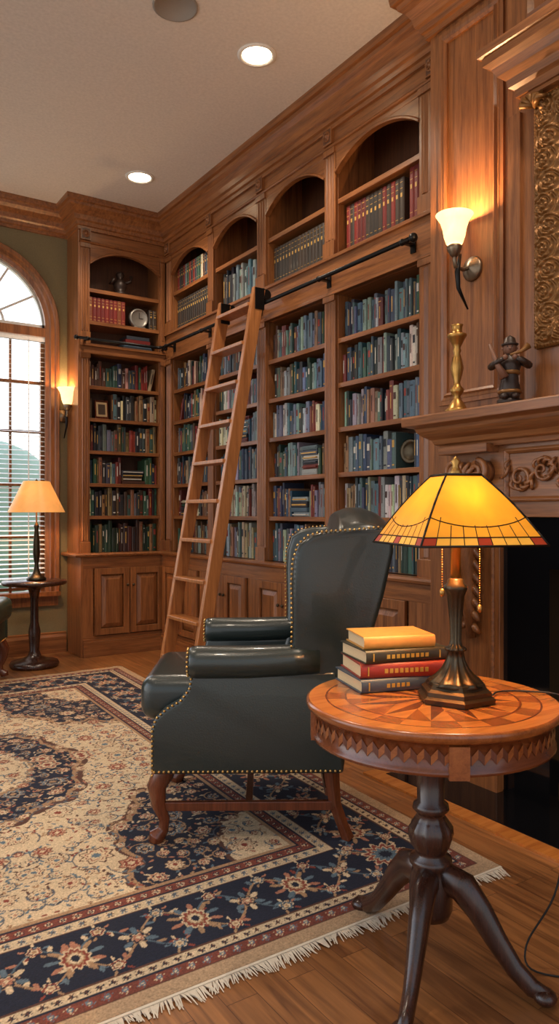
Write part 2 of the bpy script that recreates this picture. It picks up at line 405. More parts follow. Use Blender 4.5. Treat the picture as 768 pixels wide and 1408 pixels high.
def book(m,u,w,h,dp,d,z,col,uni,lean=0):
    M0=m.M
    m.M=M0@Matrix.Translation((u,d,z))@Matrix.Rotation(lean,4,'Y')
    P=[(0,-dp),(w,-dp),(w,-.006),(w*.78,-.001),(w*.22,-.001),(0,-.006)]
    v=[(p[0],p[1],0) for p in P]+[(p[0],p[1],h) for p in P]
    f=[(i,(i+1)%6,(i+1)%6+6,i+6) for i in range(6)]+[(6,7,8,9,10,11)]
    m.add(v,f,'book_mat',False,col)
    m.add([(w*.12,-dp+.003,h+.0006),(w*.88,-dp+.003,h+.0006),(w*.88,-.012,h+.0006),(w*.12,-.012,h+.0006)],[(0,1,2,3)],'book_mat',False,lin((190,175,145)))
    def lab(z0,z1,c,a=.2,b=.8): m.add([(w*a,.0002,z0),(w*b,.0002,z0),(w*b,.0002,z1),(w*a,.0002,z1)],[(0,1,2,3)],'book_mat',False,c)
    if uni:
        for q in(.08,.2,.78,.9): lab(h*q,h*q+.003,GOLD)
        lab(h*.62,h*.7,GOLD,.3,.7)
    else:
        r=R()
        bright=sum(col)/3
        lc=random.choice([GOLD,WHT,WHT,GOLD,lin((150,60,50)),lin((30,34,44))]) if bright<.12 else random.choice([lin((60,30,24)),lin((30,34,44)),lin((120,40,30))])
        if r<.45: lab(h*.35,h*.8,lc,.38,.62)
        elif r<.7: lab(h*.6,h*.8,lc,.22,.78);lab(h*.1,h*.14,lc,.25,.75)
        elif r<.9: lab(h*.85,h*.88,lc);lab(h*.3,h*.7,lc,.42,.6)
    m.M=M0
def row(m,u0,u1,z,H,pal,uni=False,fill=1.0,dep=.2,d=-.05,stackp=.25):
    u=u0+.004;end=u0+(u1-u0)*fill-.003
    hb=H*U(.84,.9)
    if uni: hb=H*.84
    col=random.choice(pal)
    stack_at=U(.1,.8) if (not uni and R()<stackp) else 9
    done=False
    while u<end-.012:
        if not done and (u-u0)/(u1-u0)>stack_at and u<end-.2:
            zz=z;n=random.randint(4,6);sw=U(.17,.21)
            for k in range(n):
                t=U(.024,.038);l=sw*U(.88,1)
                if zz+t>z+H: break
                c=random.choice(pal)
                m.box(u,u+l,d-.16,d+U(-.01,.01),zz+.002,zz+t,'book_mat',c)
                m.box(u+.01,u+l-.01,d-.15,d+.0115,zz+t*.35,zz+t*.6,'book_mat',random.choice([GOLD,WHT,c]))
                zz+=t+.001
            u+=sw+.004;done=True;continue
        if uni:
            w=.034;h=hb;c=random.choice(pal)
        else:
            if R()<.72: col=random.choice(pal)
            c=tuple(x*U(.8,1.25) for x in col)
            w=min(U(.013,.038),max(.012,end-u-.001));h=min(H*.985,hb*U(.80,1.12))
        if u+w>end: break
        book(m,u,w,h,dep*U(.7,.85),d+(0 if uni else U(-.012,.008)),z,c,uni)
        u+=w+.001
    if fill<.97 and not uni and u1-u>.1:
        h=hb*.92;lean=-.28
        book(m,u+.006+h*math.sin(.28)*1.0,.026,h,.16,d,z+.001,random.choice(pal),False,lean)
mR=MB();mR.M=MR
for bi,(a,b) in enumerate(baysR):
    for li,z in enumerate(LV):
        H=(LV[li+1] if li<5 else 2.43)-z-.03
        pal=PB if bi<3 else PM
        if li==0 and bi>=2: pal=PM+PB
        if bi==0 and li==2: row(mR,a+.23,b,z+.002,H,pal)
        else: row(mR,a,b,z+.002,H,pal,fill=(U(.80,.86) if R()<.2 else 1.0),stackp=.35)
row(mR,2.77,2.86,LV[2]+.002,.23,PB)
upp={0:(PDR,.9),1:(PD,1.0),2:(PB+PR,.95),3:(PD,1)}
for bi,(a,b) in enumerate(baysR):
    p,fl=upp[bi]
    if bi==0:
        row(mR,a+.16,b,2.662,.33,PD*3+PR*2,True)
        row(mR,a+.05,a+.155,2.662,.36,PR,True)
        mR.box(a+.005,a+.045,-.24,-.06,2.662,2.80,'book_mat',lin((150,110,60)))
    else: row(mR,a,b,2.662,.31,p,uni=(bi in(1,3)),fill=fl,stackp=0)
row(mR,baysR[3][0],baysR[3][1],2.992,.24,PR+PM,True)
mR.obj('shelf_books')
mL=MB();mL.M=ML
a,b=baysL[0]
pals=[PG,PM,PM,PM,PM,PM]
for li,z in enumerate(LV):
    H=(LV[li+1] if li<5 else 2.42)-z-.03
    if li==4:
        row(mL,a,a+.05,z+.002,H,PM);row(mL,a+.19,b,z+.002,H,PM)
    elif li==5: row(mL,a,b-.09,z+.002,H,PM);
    else: row(mL,a,b,z+.002,H,pals[li],fill=1,stackp=.5)
book(mL,b-.085,.03,.2,.16,-.06,2.17,PM[4],False,.22)
row(mL,a,a+.33,2.692,.24,PR+C((120,60,34)),True)
row(mL,b-.08,b,2.692,.2,PD,True)
zz=2.502
for k in range(4):
    mL.box(a+.3+.01*k,b-.05-.008*k,-.22,-.05,zz,zz+.028,'book_mat',random.choice(PB+PR));zz+=.03
mL.obj('shelf_books.001')
# shelf ornaments
def orn_statue(name,c):
    e=empty(name,c);m=MB()
    m.lathe([(.06,0),(.062,.02),(.04,.03),(.05,.06),(.058,.09),(.03,.13),(.022,.14),(.035,.165),(.03,.19),(0,.205)],(0,0,0),'statue_dark',16)
    m.tube([(-.04,0,.11),(-.085,-.01,.09),(-.06,-.03,.13)],.016,'statue_dark');m.tube([(.04,0,.11),(.09,0,.13),(.1,0,.18)],.014,'statue_dark')
    m.obj('figure_body',e);return e
orn_statue('bronze_figurine',(2.31,5.90,2.953))
e=empty('mantel_clock',(2.46,5.87,2.693));m=MB()
m.M=Matrix.Translation((0,0,.085))@Matrix.Rotation(math.pi/2,4,'X')
m.lathe([(.07,-.03),(.082,-.02),(.082,.015),(.07,.025),(.066,.018),(.06,.014)],(0,0,0),'clock_silver',24)
m.lathe([(.062,.012),(0,.014)],(0,0,0),'clock_face',24)
m.box(-.002,.002,0,.045,.016,.018,'black_iron');m.box(0,.035,-.002,.002,.016,.018,'black_iron')
m.M=Matrix.Identity(4);m.box(-.05,.05,-.03,.03,0,.012,'clock_silver');m.obj('clock_body',e)
e=empty('framed_photograph',(2.135,5.86,1.909));m=MB()
m.M=Matrix.Rotation(-.12,4,'X')
m.box(-.055,.055,-.01,.01,0,.155,'mahogany');m.box(-.045,.045,-.013,-.009,.018,.137,'statue_cream');m.box(-.03,.03,-.0145,-.0125,.035,.12,'painting');m.obj('photo_frame',e)
e=empty('decorative_plate',(2.79,2.93,1.386));m=MB()
m.M=Matrix.Translation((0,0,.09))@Matrix.Rotation(math.radians(-90),4,'Y')@Matrix.Rotation(.2,4,'X')
m.lathe([(0,.01),(.04,.008),(.045,.012),(.062,.02),(.066,.016),(.045,.004),(0,.0)],(0,0,0),'bronze',24);m.obj('plate_disc',e)
# ---------------------------------------------------------------- ladder rail
rail=empty('ladder_rail');m=MB()
RX,RY,RZ=2.60,5.72,2.52
m.tube([(1.88,RY,RZ),(RX-.05,RY,RZ),(RX-.012,RY-.012,RZ),(RX,RY-.05,RZ),(RX,2.72,RZ)],.0125,'black_iron',10)
for y in(2.80,3.51,4.275,5.0,5.62):
    m.box(RX-.004,FX+.0,y-.012,y+.012,RZ-.006,RZ+.006,'black_iron');m.box(FX-.008,FX,y-.018,y+.018,RZ-.04,RZ+.04,'black_iron');m.sphere((RX,y,RZ),.018,'black_iron',10,6)
for x in(1.97,2.64):
    m.box(x-.01,x+.01,RY,FY,RZ-.006,RZ+.006,'black_iron');m.sphere((x,RY,RZ),.018,'black_iron',10,6);m.box(x-.018,x+.018,FY-.008,FY,RZ-.04,RZ+.04,'black_iron')
m.sphere((1.88,RY,RZ),.02,'black_iron',10,6);m.sphere((RX,2.72,RZ),.024,'black_iron',10,6)
m.obj('rail_bar',rail)
# ---------------------------------------------------------------- ladder
lad=empty('library_ladder');m=MB()
y0,y1=4.09,4.54;bx,tx,tz=2.085,2.545,2.60
d=Vector((tx-bx,0,tz-.07)).normalized()
ax=Vector((0,1,0));nn=d.cross(ax)
for y in(y0,y1):
    p0=Vector((bx,y,.07));p1=Vector((tx,y,tz));c=(p0+p1)/2
    m.obox(c,nn,ax,d,.042,.019,(p1-p0).length/2,'ladder_wood')
n=10
for i in range(n):
    t=(.13+i*.255)/ (tz-.07)
    p=Vector((bx+(tx-bx)*t,(y0+y1)/2,.07+(tz-.07)*t))
    m.obox(p,(1,0,0),(0,1,0),(0,0,1),.055,(y1-y0)/2-.014,.012,'ladder_wood')
m.obj('ladder_frame',lad,bevel=.004,seg=2)
m=MB()
for y in(y0,y1):
    m.box(bx-.028,bx+.028,y-.024,y+.024,.05,.15,'black_iron')
    m.M=Matrix.Translation((bx+.01,y,.037))@Matrix.Rotation(math.pi/2,4,'X')
    m.lathe([(.012,-.034),(.036,-.034),(.036,-.022),(.012,-.022)],(0,0,0),'black_iron',20)
    m.M=Matrix.Identity(4)
    m.box(tx-.04,tx+.03,y-.024,y+.024,2.46,2.60,'black_iron')
    m.tube([(tx+.01,y,2.57),(RX-.02,y,2.60),(RX+.015,y,2.585),(RX+.022,y,2.54)],.011,'black_iron',8)
    m.M=Matrix.Translation((RX,y,RZ+.047))@Matrix.Rotation(math.pi/2,4,'X')
    m.lathe([(.01,-.014),(.034,-.014),(.028,0),(.034,.014),(.01,.014)],(0,0,0),'black_iron',20)
    m.M=Matrix.Identity(4)
m.obj('ladder_hardware',lad,bevel=.002)
# ---------------------------------------------------------------- window
win=empty('window_1')
m=MB();m.M=Matrix.Translation((0,WY,0))@Matrix(((1,0,0,0),(0,0,-1,0),(0,1,0,0),(0,0,0,1))) # (a,b,h)->(a,-h,b)
path=[(wx0,wz0-.02),(wx0,wzs)]+arc(wc,wzs,wr,math.pi,0,32)[1:-1]+[(wx1,wzs),(wx1,wz0-.02)]
m.sweep(path,[(.02,-.02),(.02,.012),(-.01,.018),(-.02,.03),(-.05,.024),(-.06,.034),(-.085,.036),(-.095,.02),(-.095,0)],'wood_v')
m.box(wx0-.11,wx1+.09,wz0-.03,wz0+.005,-.1,.06,'wood_v');m.box(wx0-.09,wx1+.08,wz0-.11,wz0-.03,0,.022,'wood_v')
m.box(wx0,wx1,wzs-.07,wzs+.0,-.09,.01,'wood_v')
m.obj('window_casing',win,recalc=True)
m=MB();yy=WY+.06
m.M=Matrix.Translation((0,yy,0))@Matrix(((1,0,0,0),(0,0,-1,0),(0,1,0,0),(0,0,0,1)))
m.sweep(arc(wc,wzs,wr,math.pi,0,32),[(0,-.02),(0,.02),(.03,.02),(.03,-.02)],'white_trim')
m.sweep(arc(wc,wzs,.24,math.pi,0,20),[(0,-.01),(0,.01),(.02,.01),(.02,-.01)],'white_trim')
m.box(wx0,wx1,wzs,wzs+.035,-.02,.02,'white_trim')
m.M=Matrix.Identity(4)
for a in(30,60,90,120,150):
    a=math.radians(a);dv=Vector((math.cos(a),0,math.sin(a)))
    m.obox(Vector((wc,yy,wzs))+dv*.39,dv,(0,1,0),dv.cross(Vector((0,1,0))),.16,.008,.009,'white_trim')
m.obj('fan_light',win,recalc=True)
m=MB()
for x in(wx0+.02,wc,wx1-.02): m.box(x-.025,x+.025,yy-.02,yy+.02,wz0,wzs-.06,'wood_v')
for x in((wx0+wc)/2,(wx1+wc)/2): m.box(x-.01,x+.01,yy-.01,yy+.01,wz0,wzs-.06,'wood_v')
for z in(wz0+.03,.95,1.37,1.8,2.2,wzs-.08): m.box(wx0,wx1,yy-.012,yy+.012,z-.012,z+.012,'wood_v')
m.obj('sash_bars',win)
m=MB()
z=wzs-.12
m.box(wx0+.01,wx1-.01,WY+.0,WY+.035,wzs-.11,wzs-.07,'blind_white')
while z>.56:
    m.obox((wc,WY+.018,z),(1,0,0),(0,1,.22),(0,-.22,1),.54,.02,.0012,'blind_white');z-=.038
for x in(wx0+.15,wx1-.15,wc): m.box(x-.004,x+.004,WY+.0,WY+.002,.55,wzs-.1,'blind_white')
m.obj('window_blind',win)
# exterior
simple('lawn',lambda m:m.box(-20,20,6.6,40,-.6,-.5,'lawn_grass'))
m=MB()
for i in range(16):
    x=-7+i*1.25;y=U(14,22);r=U(1.0,1.5);m.sphere((x,y,r-.49),r,'tree_leaf',18,12,(1,1,1))
m.obj('garden_hedge')
# ---------------------------------------------------------------- ceiling fixtures
def can(name,x,y,en=58):
    e=empty(name,(x,y,CZ));m=MB()
    m.lathe([(.105,0.0),(.105,-.006),(.088,-.010),(.082,-.004),(.080,-.003)],(0,0,0),'white_trim',32)
    m.lathe([(.082,-.003),(0,-.0035)],(0,0,0),'lamp_lens',32)
    m.obj('trim_ring',e)
    l=bpy.data.lights.new('downlight','SPOT');l.energy=en;l.color=(1,.84,.66);l.spot_size=math.radians(125);l.spot_blend=.6;l.shadow_soft_size=.07
    o=bpy.data.objects.new('downlight',l);bpy.context.scene.collection.objects.link(o);o.parent=e;o.location=(0,0,-.03)
can('recessed_ceiling_light',2.11,3.41);can('recessed_ceiling_light',2.16,5.13);can('recessed_ceiling_light',2.0,1.3)  # last one is out of view, added to help light the room
can('recessed_ceiling_light',.2,1.3);can('recessed_ceiling_light',.2,3.4);can('recessed_ceiling_light',.2,5.2)  # unseen downlights over the rest of the room, added for fill light
e=empty('ceiling_speaker',(1.575,3.30,CZ));m=MB();m.lathe([(.11,0),(.11,-.006),(.1,-.009),(.098,-.005),(0,-.007)],(0,0,0),'speaker_grille',32);m.obj('speaker_disc',e)
def plight(parent,loc,en,col=(1,.72,.42),r=.03):
    l=bpy.data.lights.new('bulb','POINT');l.energy=en;l.color=col;l.shadow_soft_size=r
    o=bpy.data.objects.new('bulb',l);bpy.context.scene.collection.objects.link(o);o.parent=parent;o.location=loc
# ---------------------------------------------------------------- wall sconces
def sconce(name,loc,rz,en,out=.12):
    e=empty(name,loc,rz);m=MB()
    m.M=Matrix.Rotation(-math.pi/2,4,'X')
    m.lathe([(.05,0),(.056,.006),(.05,.016),(.036,.022),(.02,.034),(0,.04)],(0,0,0),'pewter',24)
    m.M=Matrix.Identity(4)
    m.tube([(0,.03,0),(0,out*.55,-.015),(0,out*.95,-.01),(0,out,.02),(0,out,.06)],.009,'pewter',8)
    m.tube([(0,out*.7,.05),(0,out*.85,-.03),(0,out*.8,-.1),(0,out*.3,-.185)],[.006,.012,.009,.004],'black_iron',8)
    m.lathe([(.01,.03),(.02,.04),(.03,.06),(.034,.075),(.026,.085)],(0,out,0),'pewter',20)
    m.obj('sconce_arm',e)
    m=MB()
    m.lathe([(.028,.08),(.036,.09),(.046,.12),(.052,.155),(.062,.185),(.082,.215),(.079,.215),(.058,.187),(.047,.155),(.041,.12),(.03,.094)],(0,out,0),'sconce_glass',32,caps=False)
    m.obj('bell_shade',e);plight(e,(0,out,.195),en,(1,.62,.30),r=.02)
sconce('wall_sconce',(BX,2.285,2.235),math.radians(90),15)
sconce('wall_sconce',(1.885,WY,1.94),math.radians(180),7)
# ---------------------------------------------------------------- fireplace
fp=empty('fireplace_mantel');GX=2.42
m=MB()
for a,b in((2.03,2.30),(.50,.77)):
    m.box(GX,BX,a,b,0,1.2,'wood_v');m.box(GX-.03,GX+.01,a-.01,b+.012,0,.16,'wood_v')
    m.box(GX-.022,GX+.01,a,b+.006,.16,.19,'wood_v')
    m.box(2.345,GX+.01,a+.005,b,1.395,1.43,'wood_y');m.box(2.37,GX+.01,a+.01,b-.005,1.19,1.22,'wood_y')
m.box(GX,BX,.50,2.30,1.13,1.45,'wood_y')
m.M=frame('R',GX)@SWAP
for a0,a1 in((.80,2.0),):
    m.sweep([(a0,1.19),(a0,1.405),(a1,1.405),(a1,1.19)],[(0,0),(0,.012),(.01,.018),(.022,.004),(.022,0)],'wood_y',True)
for a0,a1 in((2.055,2.275),(.525,.745)):
    m.sweep([(a0,.24),(a0,1.12),(a1,1.12),(a1,.24)],[(0,0),(0,.008),(.01,.012),(.018,0)],'wood_y',True)
m.M=Matrix.Identity(4)
mp_=[(0,1.42),(.03,1.42),(.035,1.44),(.05,1.445),(.06,1.465),(.085,1.48),(.105,1.50),(.11,1.515),(.13,1.52),(.15,1.525),(.152,1.56),(.148,1.567),(-.14,1.567)]
m.sweep([(BX,2.30),(GX,2.30),(GX,.50),(BX,.50)],mp_,'wood_y')
m.box(2.3,BX,.42,2.38,1.555,1.5665,'wood_y')
m.obj('mantel_surround',fp,bevel=.002,seg=1,recalc=True)
m=MB()
def spiral(c,r0,turns,sgn,a0,x,r=.012,n=26):
    p=[]
    for i in range(n+1):
        t=i/n;a=a0+sgn*turns*2*math.pi*t;rr=r0*(1-.85*t)
        p.append((x-.012*t,c[0]+rr*math.cos(a),c[1]+rr*math.sin(a)))
    m.tube(p,[r*(1-.4*i/n) for i in range(n+1)],'wood_v',8)
def leaf(x,c,a,l,w,bd=.25):
    pts=[];k=7
    for i in range(k):
        t=i/(k-1);bend=bd*t*t
        pts.append((x-.014*math.sin(math.pi*t),c[0]+l*t*math.cos(a+bend),c[1]+l*t*math.sin(a+bend)))
    m.tube(pts,[w*(.35+math.sin(math.pi*(.15+.8*(i/(k-1))))) *.6 for i in range(k)],'wood_v',8)
for cy in(2.165,.635):
    for s_ in(-1,1):
        spiral((cy+s_*.062,1.315),.05,1.6,-s_,math.pi/2,2.37,.014)
        m.tube([(GX,cy+s_*.062,1.315),(2.365,cy+s_*.062,1.315)],.05,'wood_v',20)
    for k in range(5): leaf(2.365,(cy,1.25),math.pi/2+(k-2)*.35,.11,.018)
    m.sphere((2.36,cy,1.25),.02,'wood_v',10,6)
    pts=[(2.37,cy,1.19),(2.345,cy,1.13),(2.35,cy,1.03),(2.38,cy,.9),(2.395,cy,.75),(2.405,cy,.62)]
    m.tube(pts,[.07,.075,.065,.05,.036,.02],'wood_v',14,sq=(1,.8) )
    for k in range(9):
        z=1.12-k*.055
        for s_ in(-1,1): leaf(2.385+.002*k,(cy+s_*.02,z),math.pi/2*(1-s_)+s_*(-.7),.085-.005*k,.018)
for s_ in(-1,1):
    for k in range(5):
        cy=1.4+s_*(.09+.108*k);sg=1 if k%2 else -1
        spiral((cy,1.298+sg*.012),.05,1.4,s_*sg,math.pi/2*sg,GX-.008,.0085)
        for q in range(4):
            a=(0 if s_>0 else math.pi)+sg*s_*(.5+q*.55)
            leaf(GX-.004,(cy+.035*math.cos(a),1.298+.035*math.sin(a)),a+.5*sg,.05,.009,1.2*sg)
        leaf(GX-.004,(cy+s_*.054,1.298-sg*.04),math.pi/2*sg,.07,.010,.8*s_);leaf(GX-.004,(cy+s_*.054,1.298-sg*.06),math.pi/2*sg+.6,.05,.009,-.8)
m.sphere((GX-.01,1.4,1.298),.04,'wood_v',16,8,(.5,1,1))
m.obj('mantel_carving',fp)
m=MB()
m.sweep([(OX,1.925),(OX-.06,1.925),(OX-.06,.885),(OX,.885)],[(0,2.79),(.01,2.79),(.012,2.82),(.03,2.83),(.035,2.86),(.06,2.88),(.075,2.91),(.10,2.925),(.10,2.955),(.115,2.96),(.118,2.99),(-.06,2.995)],'wood_y')
m.box(OX-.058,OX+.01,.89,1.92,2.775,2.82,'wood_y')
m.obj('overmantel_cornice',fp,recalc=True)
m=MB()
m.box(2.445,2.47,fy1,2.03,0,1.13,'black_marble');m.box(2.445,2.47,.77,fy0,0,1.13,'black_marble');m.box(2.445,2.47,fy0,fy1,fz1,1.13,'black_marble')
m.box(2.47,2.56,fy1,2.03,0,1.13,'black_marble')
m.obj('marble_slip',fp)
m=MB()
m.box(2.96,2.99,fy0,fy1,0,fz1,'fire_brick')
for i in range(11):
    z=.004+i*.083
    for j in range(5):
        off=.04 if i%2 else 0
        m.box(2.53+j*.088+off*.5,2.53+j*.088+.082+off*.5 if j<4 else 2.95,fy1-.022,fy1-.004,z,z+.077,'fire_brick')
        m.box(2.53+j*.088+off*.5,2.53+j*.088+.082+off*.5 if j<4 else 2.95,fy0+.004,fy0+.022,z,z+.077,'fire_brick')
m.box(2.5,2.99,fy0,fy1,-.001,.003,'soot')
m.obj('firebox_brick',fp)
m=MB()
m.box(2.17,2.56,.36,2.44,0,.012,'black_marble')
m.obj('hearth_slab',fp,bevel=.002)
m=MB()
m.box(2.10,2.17,.29,2.51,0,.010,'inlay_a');m.box(2.17,2.55,2.44,2.51,0,.010,'inlay_a');m.box(2.17,2.55,.29,.36,0,.010,'inlay_a')
m.obj('hearth_border',fp)
# picture frame : carved strips with scroll relief
pf=empty('gilt_picture_frame');m=MB()
FY0,FY1,FZ0,FZ1,FW=.92,1.88,1.79,2.77,.125
def relief(y,z):
    e=min(y-FY0,FY1-y,z-FZ0,FZ1-z)
    t=min(1,max(0,e/FW))
    prof=.014+.030*math.sin(math.pi*min(1,t*1.08+.03))**.6
    if t<.10 or t>.90:
        s=(z if min(y-FY0,FY1-y)<min(z-FZ0,FZ1-z)+.0 else y)
        return prof+.006*abs(math.sin(s*math.pi/.014))
    s,o=(z,min(y-FY0,FY1-y)) if min(y-FY0,FY1-y)<=min(z-FZ0,FZ1-z) else (y,min(z-FZ0,FZ1-z))
    k=math.floor(s/.085);sc=(s/.085-k-.5)*.085;oc=o-FW*.5+(.012 if k%2 else -.012)
    r=math.hypot(sc,oc);a=math.atan2(oc,sc)*(1 if k%2 else -1)
    h=.5+.5*math.cos(a*1+r*2*math.pi/.021)
    h*=(.75+.25*math.cos(a*7))
    return prof+.018*h-.006
def strip(y0,y1,z0,z1):
    st=.0035;na=max(2,int((y1-y0)/st));nb=max(2,int((z1-z0)/st));v=[];f=[]
    for i in range(na+1):
        for j in range(nb+1):
            y=y0+(y1-y0)*i/na;z=z0+(z1-z0)*j/nb;v.append((OX-relief(y,z),y,z))
    for i in range(na):
        for j in range(nb):
            a=i*(nb+1)+j;f.append((a,a+1,a+nb+2,a+nb+1))
    m.add(v,f,'antique_gold',True)
strip(FY0,FY0+FW,FZ0,FZ1);strip(FY1-FW,FY1,FZ0,FZ1);strip(FY0+FW,FY1-FW,FZ0,FZ0+FW);strip(FY0+FW,FY1-FW,FZ1-FW,FZ1)
m.box(OX-.014,OX-.0,FY0,FY1,FZ0,FZ1,'antique_gold')
m.box(OX-.016,OX-.013,FY0+FW,FY1-FW,FZ0+FW,FZ1-FW,'painting')
for cy in(1.865,.935):
    for k in range(5):
        a=math.pi*(.05+.225*k)
        m.tube([(OX-.045,cy,2.735),(OX-.075,cy+.04*math.cos(a),2.74+.025*math.sin(a)),(OX-.05,cy+.065*math.cos(a),2.742+.036*math.sin(a))],[.012,.014,.005],'antique_gold',8)
m.obj('carved_frame',pf)
# mantel ornaments
MZ=1.568
e=empty('brass_candlestick',(2.355,2.20,MZ));m=MB()
pr=[(.05,0),(.052,.012),(.04,.02),(.03,.04),(.018,.055),(.014,.07),(.026,.085),(.030,.1),(.016,.115),(.013,.13),(.022,.16),(.028,.19),(.020,.23),(.013,.25),(.018,.262),(.014,.275),(.022,.29),(.034,.315),(.042,.325),(.040,.332),(.022,.335),(.022,.36),(.026,.372),(.014,.373),(0,.36)]
m.lathe(pr,(0,0,0),'brass',24,flute=8,fl_amp=.12,flr=(.13,.24));m.obj('candlestick_body',e)
e=empty('musician_figurine',(2.355,1.925,MZ),math.radians(90+40));m=MB()
m.lathe([(.05,0),(.05,.02),(.042,.024)],(0,0,0),'statue_dark',16)
m.lathe([(.036,.02),(.045,.05),(.036,.09),(.032,.12),(.042,.15),(.04,.175),(.018,.195),(.016,.205)],(0,0,0),'statue_dark',16,flute=7,fl_amp=.12,flr=(.02,.1))
m.sphere((0,0,.222),.026,'statue_skin',14,10,(1,1,1.15));m.sphere((0,.024,.218),.006,'statue_skin',8,5)
for s_ in(-1,1): m.sphere((s_*.009,.023,.227),.003,'statue_dark',6,4);m.sphere((s_*.026,0,.222),.006,'statue_skin',6,4)
m.lathe([(.03,.232),(.034,.238),(.024,.244),(.02,.262),(.0,.275)],(0,0,0),'statue_dark',14)
m.lathe([(.037,.118),(.04,.126),(.036,.134)],(0,0,0),'antique_gold',16)
m.lathe([(.046,.045),(.048,.052),(.044,.058)],(0,0,0),'antique_gold',16)
for s_ in(-1,1):
    m.tube([(s_*.038,0,.175),(s_*.07,.02,.15),(s_*.05,.055,.16),(s_*.02,.06,.175)],[.017,.015,.011,.009],'statue_dark',8)
    m.sphere((s_*.018,.062,.177),.011,'statue_skin',8,6);m.sphere((s_*.02,.04,.03),.016,'statue_dark',8,6,(1,1.5,.8))
m.tube([(.0,.062,.185),(-.04,.065,.195),(-.068,.058,.218)],[.005,.007,.014],'antique_gold',10)
m.tube([(.02,.05,.10),(.05,.05,.16),(.075,.04,.235)],[.018,.010,.006],'statue_skin',10)
m.obj('figurine_body',e)
e=empty('crystal_ornament',(2.36,1.66,MZ));m=MB()
m.lathe([(.028,0),(.03,.008),(.012,.018),(.03,.04),(.034,.055),(.02,.075),(0,.085)],(0,0,0),'crystal',8,False);m.obj('crystal_body',e)
